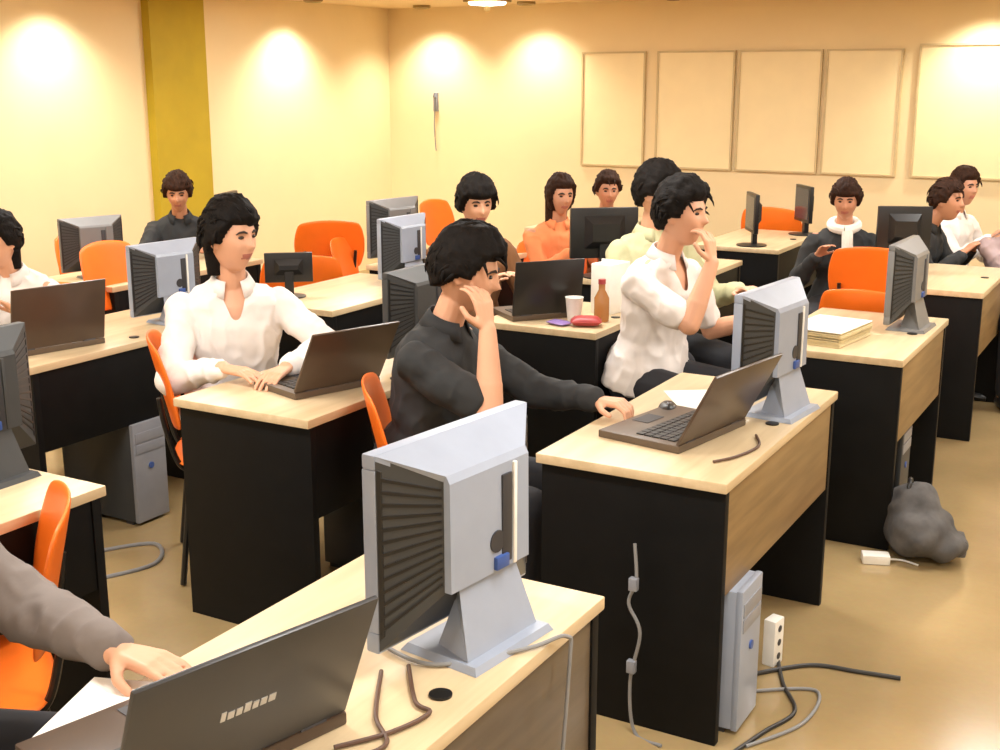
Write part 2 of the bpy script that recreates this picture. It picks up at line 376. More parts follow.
# ------------------------------------------------------------------ laptops
def laptop(loc, rz, label, lidm, ang=105, w=.36, d=.25, s=1.0, logo=False, base_m=None):
    """user at -X, hinge at +X"""
    t = empty('laptop', loc, rz, label, 'laptop', 'open laptops on the desks'); t.scale = (s,)*3; hw = w/2
    b = MB().box(-d/2, d/2, -hw, hw, 0, .022, .004).build('base', base_m or M['deck'], t)
    k = MB()
    for i in range(5):
        for j in range(12):
            x = d/2-.045-i*.026; y = -hw+.03+j*(w-.06)/12
            k.box(x-.011, x+.011, y+.0015, y+(w-.06)/12-.0015, .0222, .0255)
    k.build('keyboard', M['keys'], t, False)
    MB().box(-d/2+.02, -d/2+.075, -.045, .045, .0222, .0232).build('touchpad', M['slot'], t, False)
    L = empty('lid_hinge', (0, 0, 0)); COL.objects.unlink(L); bpy.data.objects.remove(L)
    a = R(ang-90)
    mt = Matrix.Translation((d/2-.008, 0, .024)) @ Matrix.Rotation(a, 4, 'Y')
    lid = MB().box(-.004, .005, -hw, hw, 0, .238, .003, mt).build('lid', lidm, t)
    MB().box(-.0055, -.0041, -hw+.015, hw-.015, .02, .222, 0, mt).build('screen', M['screen'], t)
    MB().tube([(d/2-.008, -hw+.04, .022), (d/2-.008, -hw+.09, .022)], .007).tube([(d/2-.008, hw-.09, .022), (d/2-.008, hw-.04, .022)], .007).build('hinge', M['slot'], t)
    if logo:
        g = MB(); y = -.052
        for i, wd_ in enumerate((.008, .011, .010, .011, .010, .011, .012)):
            g.box(.005, .0062, y, y+wd_, .108, .122+(.004 if i in (0, 3) else 0), 0, mt); y += wd_+.0035
        g.build('lid_lettering', M['logo'], t, False, 'small silver lettering on the lid')
    return t

# ------------------------------------------------------------------ towers
def tower(loc, rz, label, s=1.0, front=None, side=None):
    t = empty('computer_tower', loc, rz, label, 'computer', 'computer towers under the desks'); t.scale = (s,)*3
    MB().box(-.2, .19, -.085, .085, .015, .42, .004).build('case', side or M['silver'], t)
    MB().box(.188, .208, -.086, .086, .012, .424, .006).build('front_panel', front or M['silver'], t)
    MB().box(.207, .2105, -.075, .075, .345, .385, .001).box(.207, .2105, -.075, .075, .30, .338, .001).build('drive_bay', M['silver_dark'], t)
    MB().lathe([(.013, 0), (.013, .006), (.001, .006)], 14, Matrix.Translation((.207, .0, .24)) @ Matrix.Rotation(R(90), 4, 'Y')).build('power_button', M['blue'], t)
    for q in (-.18, .13): MB().box(q, q+.04, -.08, .08, 0, .0155).build('foot', M['slot'], t)
    return t

# ------------------------------------------------------------------ people
def remesh(o, voxel, smooth=2):
    r = o.modifiers.new('r', 'REMESH'); r.mode = 'VOXEL'; r.voxel_size = voxel; r.use_smooth_shade = True
    if smooth:
        s = o.modifiers.new('s', 'SMOOTH'); s.factor = .5; s.iterations = smooth
    dg = bpy.context.evaluated_depsgraph_get(); dg.update()
    me = bpy.data.meshes.new_from_object(o.evaluated_get(dg)); old = o.data; mats = list(old.materials)
    o.modifiers.clear(); o.data = me; me.name = o.name
    if not me.materials:
        for m_ in mats: me.materials.append(m_)
    bpy.data.meshes.remove(old); return o

def sst(a, b, x):
    t = max(0, min(1, (x-a)/(b-a))); return t*t*(3-2*t)
def head_pt(n, off=0.0):
    x, y, z = n
    rx, ry, rz = .097, .077, .122
    p = Vector((x*rx, y*ry, z*rz))
    if z < 0:
        k = -z; p.y *= 1-.30*k; 
        if x < 0: p.x *= 1-.35*k
        else: p.x *= 1+.04*k
    g = lambda cy, cz, sy, sz: math.exp(-((y-cy)/sy)**2-((z-cz)/sz)**2) if x > 0 else 0
    o = off
    if off < .003:
        o += .024*g(0, -.17, .13, .10)+.012*g(0, .0, .09, .16)
        o -= .010*(g(.36, .09, .17, .11)+g(-.36, .09, .17, .11))
        o += .005*(g(.34, .25, .25, .07)+g(-.34, .25, .25, .07))
        o += .007*g(0, -.45, .24, .05)+.006*g(0, -.55, .2, .045)
        o += .010*g(0, -.84, .3, .14)
        o += .004*(g(.55, -.2, .2, .2)+g(-.55, -.2, .2, .2))
    return p+Vector(n).normalized()*o

def hair_mask(n, style):
    x, y, z = n
    if style == 'long':
        hl = (.50-.05*abs(y)) if x > .55 else (-.75 if x < .2 else -.75+(x-.2)/.35*1.2)
    elif style == 'mid':
        hl = (.46 if y < 0 else .40) if x > .62 else (-.12-.7*(-min(x, 0)) if x < .25 else -.12+(x-.25)/.37*.56)
    elif style == 'fringe':
        hl = .34 if x > .6 else (-.25-.35*(-min(x, 0)) if x < .25 else -.25+(x-.25)/.35*.59)
    else:
        hl = .50 if x > .62 else (-.05-.55*(-min(x, 0)) if x < .3 else -.05+(x-.3)/.32*.55)
    return sst(hl-.06, hl+.08, z)

def person(name_label, loc, rz, P, shirt, skin='skin', hairm='hair', style='short', sleeves=('long', 'long'), fine=.006,
           legs=None, lean=0, twist=0, head=(0, 0), trousers='trousers', scale=1.0, seat=.45, group='people seated at the desks', side=0, extra=None, hvol=1.0, open_neck=False, scarf=False):
    """local frame faces +X; P gives wrist targets in world: dict R=(x,y,z), L=(x,y,z), optional poles and finger directions"""
    T = empty('person', loc, rz, name_label, 'person', group)
    W = Matrix.Translation(loc) @ Matrix.Rotation(rz, 4, 'Z'); Wi = W.inverted()
    S = scale
    hip = Vector((0, 0, seat+.09))
    U = Matrix.Translation(hip) @ Matrix.Rotation(R(side), 4, 'X') @ Matrix.Rotation(R(lean), 4, 'Y') @ Matrix.Rotation(R(twist), 4, 'Z')
    up = lambda v: U @ Vector((v[0]*S, v[1]*S, v[2]*S))
    def ring(z, rx, ry, cx=0, n=20): return [up((cx+rx*math.cos(a), ry*math.sin(a), z)) for a in [2*math.pi*k/n for k in range(n)]]
    def torso(mb, e, h=0):
        mb.loft([ring(-.10+h*2.2, .09+e+h*2, .13+e+h*2), ring(-.04, .125+e+h, .175+e+h), ring(.06, .125+e+h, .165+e+h), ring(.17, .108+e, .145+e, .005), ring(.28, .118+e, .16+e, .0),
                 ring(.38, .115+e, .175+e, -.005), ring(.445, .095+e, .17+e, -.01), ring(.485, .07+e, .125+e, -.012), ring(.51, .052+e*.7, .075+e*.7, -.008), ring(.525, .045+e*.5, .05+e*.5, -.004)])
    neck0 = up((-.005, 0, .50)); neck1 = up((.015, 0, .60))
    hc = up((.035, 0, .695))
    Hm = Matrix.Translation(hc) @ Matrix.Rotation(rz_ := R(head[0]), 4, 'Z') @ Matrix.Rotation(R(head[1]), 4, 'Y') @ Matrix.Diagonal((S, S, S, 1))
    sh = {s: up((-.005, s*.176, .425)) for s in (-1, 1)}
    arms = {}
    for s, key in ((-1, 'R'), (1, 'L')):
        tgt = P.get(key)
        if tgt is None: wl = Vector((.30, s*.12, seat+.10))
        else: wl = Wi @ Vector(tgt)
        a, b = .285*S, .255*S
        d = wl-sh[s]; L = min(d.length, (a+b)*.995); dn = d.normalized()
        pole = P.get(key+'p'); pole = (Wi.to_3x3() @ Vector(pole)) if pole else Vector((-.2, s*.5, -1))
        pv = (pole-dn*pole.dot(dn)).normalized()
        ca = (a*a+L*L-b*b)/(2*a*L); ca = max(-1, min(1, ca))
        el = sh[s]+dn*a*ca+pv*a*math.sqrt(1-ca*ca)
        wr = sh[s]+dn*L
        fd = P.get(key+'f'); fd = (Wi.to_3x3() @ Vector(fd)).normalized() if fd else (wr-el).normalized()
        pn = P.get(key+'n'); pn = (Wi.to_3x3() @ Vector(pn)) if pn else Vector((0, 0, -1))
        pn = (pn-fd*pn.dot(fd)); pn = pn.normalized() if pn.length > .05 else fd.orthogonal().normalized()
        arms[s] = (sh[s], el, wr, fd, pn, P.get(key+'c', .5))
    # ---- body
    b = MB(); torso(b, 0)
    b.cap(neck0, neck1, .055*S, .05*S)
    t = bmesh.new(); bmesh.ops.create_uvsphere(t, u_segments=56, v_segments=40, radius=1)
    for v in t.verts: v.co = Hm @ head_pt(v.co.normalized())
    b.add(t)
    for s in (-1, 1):
        q = Hm @ Matrix.Translation((-.008, s*.077, -.005)) @ Matrix.Rotation(R(-18)*s, 4, 'Z') @ Matrix.Rotation(R(-8), 4, 'Y')
        b.add(ellbm((.018, .007, .031)), q)
    for s in (-1, 1):
        a0, el, wr, fd, pn, curl = arms[s]
        b.cap(a0, el, .05*S, .041*S); b.cap(el, el+(wr-el)*.35, .042*S, .042*S); b.cap(el+(wr-el)*.3, wr, .042*S, .027*S)
        hand(b, wr, fd, pn, s, curl, S)
    lg = {}
    for s in (-1, 1):
        lp = (legs or {}).get('L' if s > 0 else 'R')
        kn, an = (Vector(lp[0]), Vector(lp[1])) if lp else (Vector((.42, s*.13, seat+.06)), Vector((.40, s*.13, .09)))
        h0 = Vector((0, s*.09, seat+.07)); lg[s] = (h0, kn, an)
        b.cap(h0, kn, .07, .055); b.cap(kn, an, .055, .038); b.cap(an+Vector((-.02, 0, -.03)), an+Vector((.12, 0, -.05)), .035, .03)
    body = b.build('body', M[skin], T); remesh(body, fine, 2)
    me = body.data; me.materials.clear(); me.materials.append(M[skin]); me.materials.append(M['lips'])
    Hi = Hm.inverted()
    for p in me.polygons:
        p.use_smooth = True
        c = Hi @ p.center
        p.material_index = 1 if (c.x > .06 and abs(c.y) < .024 and -.070 < c.z < -.050) else 0
    # ---- eyes, brows
    for s in (-1, 1):
        e = MB(); e.ell((0, 0, 0), (.0085, .013, .0065), 12, 8, Matrix.Translation((0, 0, 0)))
        bmesh.ops.transform(e.bm, matrix=Hm @ Matrix.Translation((.0815, s*.029, .010)), verts=e.bm.verts)
        e.build('eye', M['eye'], T)
        w = MB(); pts = [Hm @ (head_pt(Vector((math.sqrt(max(.01, 1-yy*yy-zz*zz)), yy*s, zz)))+Vector((.001, 0, 0))) for yy, zz in ((.16, .21), (.32, .25), (.5, .23), (.62, .17))]
        w.tube(pts, [.003, .005, .004, .002], 6); w.build('eyebrow', M['brow'], T)
    # ---- hair
    t = bmesh.new(); bmesh.ops.create_uvsphere(t, u_segments=64, v_segments=48, radius=1)
    for v in t.verts:
        n = v.co.normalized(); m_ = hair_mask(n, style)
        fl = noise.noise(Vector((n.x*3.2+loc[0]*3, n.y*7+loc[1], n.z*5)))*.010+noise.noise(n*16)*.005
        vol = (.017+.010*max(0, n.z)+.006*max(0, n.x)*max(0, n.z))*hvol
        p = head_pt(n, .004)
        off = (vol+fl)*m_-.014*(1-m_)
        v.co = Hm @ (p+n*off)
    h = MB(); h.add(t)
    if style == 'long':
        rings = []
        for k in range(9):
            u = k/8; z = .05-.30*u; rx = .06-.012*u; ry = .088-.02*u
            rings.append([Hm @ Vector((-.045-.02*u+rx*math.cos(a)*(.9+.1*math.sin(a*5+k)), ry*math.sin(a), z)) for a in [2*math.pi*i/18 for i in range(18)]])
        h.loft(rings)
    if style == 'mid':
        rings = []
        for k in range(8):
            u = k/7; z = .03-.17*u; rx = .055-.022*u; ry = .082-.028*u
            rings.append([Hm @ Vector((-.050-.012*u+rx*math.cos(a)*(.92+.08*math.sin(a*4+k)), ry*math.sin(a), z)) for a in [2*math.pi*i/18 for i in range(18)]])
        h.loft(rings)
    if style in ('short', 'mid', 'fringe'):
        rnd = random.Random(name_label)
        for i in range(150 if fine < .006 else 40):     # loose locks that break the outline
            a = rnd.uniform(0, 6.283); zz = rnd.uniform(.1, 1); q = math.sqrt(1-zz*zz)
            n = Vector((q*math.cos(a), q*math.sin(a), zz))
            if hair_mask(n, style) < .9: continue
            p0 = head_pt(n, .004)+n*.016; tn = n.cross(Vector((rnd.uniform(-.4, .4), 1, rnd.uniform(-.5, .5)))).normalized()*(1 if rnd.random() < .8 else -1)
            h.tube([Hm @ (p0-n*.006), Hm @ (p0+tn*.022+n*.007), Hm @ (p0+tn*.045+n*.004), Hm @ (p0+tn*.062-n*.004)], [.004, .006, .004, .001], 6)
    h.build('hair', M[hairm], T)
    # ---- shirt
    c = MB(); torso(c, .013, .022)
    for s in (-1, 1):
        a0, el, wr, fd, pn, curl = arms[s]; sl = sleeves[0 if s < 0 else 1]
        c.cap(a0-Vector((0, 0, .006)), el if sl != 'short' else a0+(el-a0)*.72, .061*S, (.057 if sl != 'short' else .064)*S)
        if sl == 'long': c.cap(el, el+(wr-el)*.9, .057*S, .040*S); c.cap(el+(wr-el)*.86, el+(wr-el)*.93, .042*S, .040*S)
        elif sl == 'rolled': c.cap(el, el+(wr-el)*.25, .057*S, .052*S)
    so = c.build('shirt', M[shirt], T); remesh(so, max(fine, .007), 3)
    rumple(so, lambda c: noise.noise(Vector((c.x*9, c.y*9, c.z*13+loc[0]*5)))*.011+(1-abs(noise.noise(Vector((c.x*16, c.y*16, c.z*9+7)))))**3*.008+noise.noise(c*28)*.003-.002)
    for p in so.data.polygons: p.use_smooth = True
    if open_neck:
        Ui = U.inverted(); bm = bmesh.new(); bm.from_mesh(so.data)
        dele = []
        for f_ in bm.faces:
            q = Ui @ f_.calc_center_median(); q = q/S
            if q.x > .01 and q.z > .40 and abs(q.y) < .012+(q.z-.40)*.36: dele.append(f_)
        bmesh.ops.delete(bm, geom=dele, context='FACES')
        for _ in range(14):
            bv = [v for v in bm.verts if any(e.is_boundary for e in v.link_edges)]
            nc = {}
            for v in bv:
                nb = [e.other_vert(v).co for e in v.link_edges if e.is_boundary]
                if len(nb) == 2: nc[v] = v.co*.4+(nb[0]+nb[1])*.3
            for v, c_ in nc.items(): v.co = c_
        bm.to_mesh(so.data); bm.free()
    if scarf:
        sc_ = MB(); ringp = [up((.0+.078*math.cos(a), .082*math.sin(a), .53-.02*math.cos(a))) for a in [2*math.pi*k/18 for k in range(19)]]
        sc_.tube(ringp, .027, 10); sc_.tube([up((.10, .02, .50)), up((.15, .025, .40)), up((.155, .03, .26)), up((.145, .03, .20))], [.03, .03, .034, .03], 10)
        sc_.build('scarf', M['paper'], T, label='pale scarf hanging down the chest')
    # collar
    c = MB(); n = 22; inner = []; outer = []
    for i in range(n):
        a = R(25)+i/(n-1)*(2*math.pi-R(50))
        inner.append(up((-.002+.060*math.cos(a), .062*math.sin(a), .545+.012*math.cos(math.pi+a))))
        outer.append(up((-.004+.082*math.cos(a)+.01*(math.cos(a) > .5), .088*math.sin(a), .505-.03*max(0, math.cos(a)))))
    t = bmesh.new(); vi = [t.verts.new(v) for v in inner]; vo = [t.verts.new(v) for v in outer]
    for i in range(n-1): t.faces.new((vi[i], vi[i+1], vo[i+1], vo[i]))
    c.add(t); co = c.build('collar', M[shirt], so); sm = co.modifiers.new('s', 'SOLIDIFY'); sm.thickness = .005; sm.offset = 0
    # ---- trousers and shoes
    c = MB(); c.loft([ring(-.115, .10, .15), ring(-.05, .142, .195), ring(.03, .140, .183), ring(.055, .130, .172)])
    for s in (-1, 1):
        h0, kn, an = lg[s]; c.cap(h0, kn, .092, .074); c.cap(kn, an+Vector((0, 0, .02)), .073, .055)
    tr = c.build('trousers', M[trousers], T); remesh(tr, max(fine, .009), 3)
    for s in (-1, 1):
        an = lg[s][2]; x, y, z = an
        z0 = max(z-.09, 0)+.002
        rr = []
        for xx, hw, hh in ((-.075, .022, .05), (-.05, .038, .075), (0, .042, .085), (.06, .046, .07), (.13, .048, .052), (.175, .040, .042), (.20, .02, .03)):
            rr.append([(x+xx, y+hw*math.cos(a), z0+max(0, hh/2+hh/2*math.sin(a))) for a in [2*math.pi*i/12 for i in range(12)]])
        MB().loft(rr).build('shoe', M['shoe'], T)
    return T
def rumple(o, fn):
    vs_ = o.data.vertices; co = [v.co.copy() for v in vs_]; no = [v.normal.copy() for v in vs_]
    flat = []
    for c, n in zip(co, no): flat += list(c+n*fn(c))
    vs_.foreach_set('co', flat); o.data.update()
def ellbm(r):
    t = bmesh.new(); bmesh.ops.create_uvsphere(t, u_segments=16, v_segments=12, radius=1); bmesh.ops.scale(t, vec=r, verts=t.verts); return t
def hand(b, wr, fd, pn, s, curl, S):
    """palm, four bent fingers of different length, thumb from the side of the palm"""
    sd = fd.cross(pn).normalized()*(-s)    # towards the thumb
    sd = sd if s < 0 else sd
    side = fd.cross(pn).normalized()
    th = side*(1 if s > 0 else -1)*-1
    pal = wr+fd*.045*S
    for k in (-1.4, -.45, .45, 1.4):
        b.cap(wr+th*k*.008, wr+fd*.082*S+th*k*.0185*S, .0135*S, .0120*S, 10)
    fl = (.078, .088, .082, .064)
    for i, k in enumerate((1.45, .5, -.48, -1.42)):
        p = wr+fd*.084*S+th*k*.0205*S; d = (fd+th*k*.05).normalized(); ang = 0; r = .0088*S
        for j, f in enumerate((.45, .31, .24)):
            ang += curl*(.55, .75, .6)[j]
            dj = (d*math.cos(ang)+pn*math.sin(ang)); q = p+dj*fl[i]*f*S
            b.cap(p, q, r, r*.93, 8); p = q; r *= .93
    p = wr+fd*.022*S+th*.026*S+pn*.006
    d1 = (fd*.62+th*.72+pn*.25).normalized(); q = p+d1*.042*S; b.cap(p, q, .0125*S, .0105*S, 8)
    d2 = (fd*.9+th*.25+pn*.3).normalized(); b.cap(q, q+d2*.032*S, .0105*S, .009*S, 8)

#PEOPLE
person('man in an open necked white shirt at the laptop, glancing right, left of centre', (-3.04, 3.36, 0), R(-42), dict(R=(-2.80, 3.04, .80), L=(-2.62, 3.16, .80), Lp=(1, .5, -.5), Rp=(-.5, -.5, -1), Rf=(1, .1, -.05), Lf=(.1, -.9, -.1), Rc=.35, Lc=.4),
       'shirt_white', style='mid', hvol=1.15, open_neck=True, lean=8, head=(38, 2), fine=.0045, scale=.98, seat=.45)
person('man in a black shirt resting his cheek on his hand, elbow on his desk', (-2.04, 3.10, 0), R(6), dict(R=(-1.75, 3.02, 1.04), Rp=(.6, -.05, -1), Rf=(-.25, .1, 1), Rn=(-1, .3, 0), Rc=.7, L=(-1.52, 3.28, .80), Lp=(.1, .5, -1), Lc=1.0, Lf=(1, .0, 0)),
       'shirt_black', hairm='hair', style='short', sleeves=('short', 'long'), lean=11, head=(14, 14), fine=.0045, scale=.96, seat=.45, hvol=1.5)
person('man in a short sleeved white shirt looking right with his hand at his chin', (-1.92, 4.64, 0), R(-14), dict(R=(-1.60, 4.50, 1.06), Rp=(.5, -.3, -1), Rf=(-.2, .1, 1), Rn=(-1, .2, 0), Rc=.8, L=(-1.5, 4.82, .80), Lp=(0, .4, -1)),
       'shirt_white', hairm='hair', style='short', sleeves=('short', 'short'), lean=10, head=(6, 0), fine=.0045, scale=1.0, seat=.46, hvol=1.4, open_neck=True)
person('man in a pale green shirt leaning back behind the white shirted man', (-2.20, 5.30, 0), R(-30), dict(R=(-1.98, 5.1, .82), L=(-1.75, 5.3, .82)),
       'shirt_sage', style='short', lean=2, head=(20, 0), fine=.006, scale=1.0, seat=.46, hvol=1.3)
person('person in a grey brown long sleeve reaching in from the bottom left corner', (-1.97, 1.14, 0), R(24), dict(R=(-1.72, 1.05, .80), L=(-1.535, 1.36, .79), Lf=(.9, .15, -.1), Lc=.35, Rc=.4, Lp=(-.3, .6, -1)),
       'shirt_grey', lean=8, fine=.005, seat=.46, side=0)
person('dark haired person in a white top at the left edge, behind a dark laptop', (-4.36, 3.55, 0), R(-70), dict(R=(-4.30, 3.25, .82), L=(-4.13, 3.3, .82)),
       'shirt_white', style='mid', lean=16, head=(-10, 4), fine=.006, scale=.88, seat=.43, hvol=1.2)
person('person in black leaning on a desk in front of the olive column', (-5.33, 5.50, 0), R(-50), dict(R=(-5.07, 5.17, .81), L=(-4.93, 5.38, .81), Lp=(1, 1, -.4), Rp=(-1, -.6, -.5)),
       'shirt_black', 'tan', 'brhair', style='fringe', lean=14, head=(0, 16), fine=.007, scale=.88, seat=.43)
person('person with dark hair and brown top behind the man in black', (-3.10, 5.14, 0), R(-40), dict(R=(-2.85, 4.92, .82), L=(-2.7, 5.15, .82)),
       'shirt_brown', style='fringe', lean=10, head=(0, 8), fine=.007, scale=.95, seat=.44, hvol=1.3)
person('woman with long brown hair in a coral orange top', (-3.16, 6.24, 0), R(-50), dict(R=(-2.95, 6.0, .82), L=(-2.85, 6.2, .82)),
       'shirt_orange', 'tan', 'brhair', style='long', lean=6, head=(10, 5), fine=.007, scale=.87, seat=.43)
person('man whose face shows just above the black square monitor', (-3.14, 6.86, 0), R(-55), dict(R=(-2.95, 6.6, .82), L=(-2.8, 6.75, .82)),
       'shirt_brown', 'tan', 'brhair', style='short', lean=4, head=(0, 4), fine=.007, scale=.85, seat=.42)
person('person in a dark waistcoat with a pale scarf facing the room at the back', (-1.68, 6.86, 0), R(-75), dict(R=(-1.75, 6.6, .82), L=(-1.5, 6.62, .82)),
       'shirt_black', 'tan', 'brhair', style='fringe', scarf=True, lean=4, head=(-5, 8), fine=.007, scale=.85, seat=.43)
person('man in a dark shirt leaning right near the right edge, in front of another', (-1.45, 7.32, 0), R(-10), dict(R=(-1.1, 7.22, .80), L=(-1.08, 7.42, .80)),
       'shirt_black', 'tan', 'brhair', style='short', lean=20, head=(-5, 0), fine=.007, scale=.88, seat=.43)
person('person in a white top partly hidden behind the dark shirted man at right', (-1.32, 8.0, 0), R(-25), dict(R=(-1.05, 7.85, .82), L=(-1.0, 8.1, .82)),
       'shirt_white', 'tan', 'brhair', style='short', lean=6, head=(-10, 0), fine=.007, scale=.87, seat=.42, hvol=1.2)
person('person in a lilac grey top cut off by the right edge of the photo', (-.86, 7.36, 0), R(-60), dict(R=(-.7, 7.2, .82), L=(-.6, 7.4, .82)),
       'shirt_lilac', 'skin', 'brhair', style='short', lean=2, fine=.007, scale=.80, seat=.42)

#CHAIRS
for loc, rz, h, lb in [
    ((-2.96, 3.27), 44, .88, 'orange chair seen edge on at the back of the man in the open white shirt'),
    ((-1.92, 3.12), 34, .86, 'orange chair under the man in black'),
    ((-2.29, 1.55), 230, .86, 'orange chair at the lower left with its rim curving in front of the black desk'),
    ((-4.22, 5.24), 130, .86, 'bright orange chair just behind the shoulder of the man in the open white shirt'),
    ((-4.88, 6.35), 130, .90, 'orange chair against the wall, left of the dark back row monitors'),
    ((-4.35, 6.15), 20, .80, 'darker orange chair in front of the one against the wall'),
    ((-4.60, 7.60), 0, .90, 'orange chair far back, right of the dark back row monitor'),
    ((-4.42, 4.34), 8, .97, 'large orange chair at left in front of the grey monitor'),
    ((-5.36, 4.98), 5, .90, 'orange chair beside the person in black by the column'),
    ((-1.38, 6.44), 95, .95, 'vivid red orange chair beyond the middle right desk'),
    ((-1.23, 5.78), 88, .84, 'lighter orange chair, lower left of the vivid red orange one'),
    ((-2.55, 8.58), 90, .90, 'orange chair far back below the middle wall panels'),
    ((-4.42, 3.62), -70, .84, 'orange chair under the person in white at the left edge'),
    ((-3.16, 6.28), -50, .84, 'orange chair under the woman in coral'),
]:
    make_chair((loc[0], loc[1], 0), R(rz), lb, h)
for loc, rz, lb in [((-1.93, 4.63), -14, 'black chair under the man with his hand at his chin'), ((-2.22, 5.32), -30, 'black chair under the man in pale green')]:
    make_chair((loc[0], loc[1], 0), R(rz), lb, .72, 'blackplastic', 'black_chair')

#MONITORS
ZD = .7505
monitor((-1.045, 1.775, ZD), R(-7), 'large silver monitor with dark ribbed side seen from behind, in the foreground', s=.95)
monitor((-1.035, 3.60, ZD), R(-6), 'silver backed monitor at the far end of the desk with the tower beneath', s=.93)
monitor((-.955, 5.16, ZD), R(-2), 'grey backed monitor beyond the middle foreground desk, by the orange chairs', 'grey_', s=.86)
monitor((-2.37, 3.66, ZD), R(0), 'dark monitor with a silver rim left of the man in black', 'charcoal', s=.82)
monitor((-3.72, 3.77, ZD), R(-6), 'silver monitor just left of the white shirted man', s=.80)
monitor((-2.60, 1.93, ZD), R(0), 'monitor cut off by the left edge of the photo', 'charcoal', s=.9)
monitor((-3.40, 5.10, ZD), R(-4), 'silver monitor on the desk left of the head of the man in black', s=.80)
monitor((-4.92, 4.45, ZD), R(-18), 'dark grey monitor standing against the cream wall at left', 'grey_', s=.74)
monitor((-3.84, 5.66, ZD), R(-10), 'light grey monitor in the back rows left of centre', 'grey_', s=.85)
flat_monitor((-2.36, 7.34, ZD), R(30), 'narrow dark monitor left of the far orange chair', s=.85, w=.32, h=.28)
flat_monitor((-2.24, 8.05, ZD), R(36), 'narrow dark monitor right of the far orange chair', s=.85, w=.32, h=.28)
flat_monitor((-2.64, 5.76, ZD), R(-50), 'black square monitor in front of the two people by the back wall', s=1.0, w=.36, h=.26)
flat_monitor((-1.34, 6.78, ZD), R(-65), 'black monitor left of the man in a dark shirt', s=.95, w=.3, h=.26)
flat_monitor((-4.78, 5.3, ZD), R(20), 'slim monitor behind the head of the white shirted man', s=.95, w=.3)
flat_monitor((-3.68, 4.48, ZD), R(-50), 'small black monitor below the orange chairs', s=.7, w=.32, h=.2)

#LAPTOPS
laptop((-1.27, 1.25, ZD), R(-14), 'large dark grey laptop with silver lettering seen from behind, bottom left', M['lid'], ang=112, w=.41, d=.29, logo=True, base_m=M['lidbrown'])
laptop((-1.25, 3.24, ZD), R(-10), 'open black laptop on the desk in the middle foreground', M['lidbrown'], ang=118, w=.38, d=.27)
laptop((-2.50, 3.17, ZD), R(-18), 'open dark laptop under the hands of the white shirted man', M['lidbrown'], ang=120, w=.34)
laptop((-3.80, 3.14, ZD), R(-12), 'dark brown laptop with raised lid on the far left desk', M['lidbrown'], ang=100, w=.38)
laptop((-2.46, 4.66, ZD), R(-38), 'black laptop lid facing the room on the centre desk', M['blackplastic'], ang=100, w=.32)

#TOWERS
tower((-1.13, 3.03, 0), 0, 'silver and blue computer tower under the middle foreground desk', side=M['silver'])
tower((-2.45, 3.45, 0), 0, 'dark tower under the desk of the white shirted man', front=M['charcoal'], side=M['charcoal'])
tower((-3.75, 3.4, 0), 0, 'tower in the shade under the far left desk', front=M['silver_dark'], side=M['charcoal'])
tower((-1.1, 4.9, 0), 0, 'black tower under the right hand desk', front=M['charcoal'], side=M['blackplastic'])

#SMALL THINGS
def cable(pts, r, m, label, name='cable', plug=None):
    t = empty(name, (0, 0, 0), 0, label, 'cable'); MB().tube(spline(pts), r).build('cord', m, t)
    for p in (plug or []): MB().box(p[0]-.012, p[0]+.012, p[1]-.01, p[1]+.01, p[2]-.018, p[2]+.018, .003).build('plug', M['silver_dark'], t)
    return t
z = ZD+.005
cable([(-1.10, 1.62, z), (-1.02, 1.52, z), (-.98, 1.5, z), (-1.0, 1.42, z), (-1.05, 1.34, z)], .004, M['bcable'], 'brown cable looping over the nearest desk beside the laptop')
cable([(-1.13, 1.58, z), (-1.05, 1.45, z), (-.985, 1.38, z), (-1.04, 1.28, z)], .004, M['bcable'], 'second thin brown cable crossing the nearest desk')
cable([(-1.18, 1.66, z+.001), (-1.06, 1.645, z+.001), (-.95, 1.78, z+.001), (-.912, 1.86, z), (-.905, 1.86, .70), (-.90, 1.8, .4), (-.89, 1.7, .1)], .004, M['gcable'], 'grey cable running along the desk edge and down its side')
cable([(-1.19, 2.832, .55), (-1.18, 2.825, .45), (-1.20, 2.825, .38), (-1.165, 2.825, .3), (-1.19, 2.825, .15), (-1.17, 2.82, .006), (-1.08, 2.79, .006)], .005, M['gcable'], 'grey cable with plugs hanging down the black end panel', plug=[(-1.185, 2.82, .44), (-1.185, 2.82, .2)])
cable([(-1.0, 3.3, .006), (-.86, 3.45, .006), (-.72, 3.48, .006), (-.60, 3.50, .006)], .007, M['cable'], 'thick black cable stretching right across the floor', name='power_cable')
cable([(-.98, 3.5, .006), (-.90, 3.3, .006), (-.82, 3.15, .006), (-.86, 3.0, .006), (-.9, 2.85, .006)], .006, M['cable'], 'black cable curling on the floor beside the tower', name='power_cable')
cable([(-.97, 3.2, .006), (-.8, 3.3, .006), (-.78, 3.1, .006), (-.88, 2.9, .006)], .005, M['gcable'], 'grey cable looping on the floor near the tower')
cable([(-1.02, 3.3, z), (-.98, 3.2, z), (-1.0, 3.08, z), (-1.04, 3.0, z)], .004, M['bcable'], 'thin cable beside the laptop in the middle foreground')
cable([(-3.5, 3.0, .006), (-3.35, 3.2, .006), (-3.2, 3.05, .006), (-3.3, 2.8, .006)], .008, M['gcable'], 'grey cable tangle under the far left desk')
t = empty('power_strip', (-.97, 3.42, 0), R(80), 'white power strip standing under the desk beside the tower', 'power strip')
MB().box(-.03, .03, -.02, .02, 0, .15, .005).build('housing', M['white'], t)
sk = MB()
for i in range(3): sk.lathe([(.011, 0), (.011, .001), (.001, .001)], 12, Matrix.Translation((0, -.0205, .03+.045*i)) @ Matrix.Rotation(R(90), 4, 'X'))
sk.build('socket', M['slot'], t)
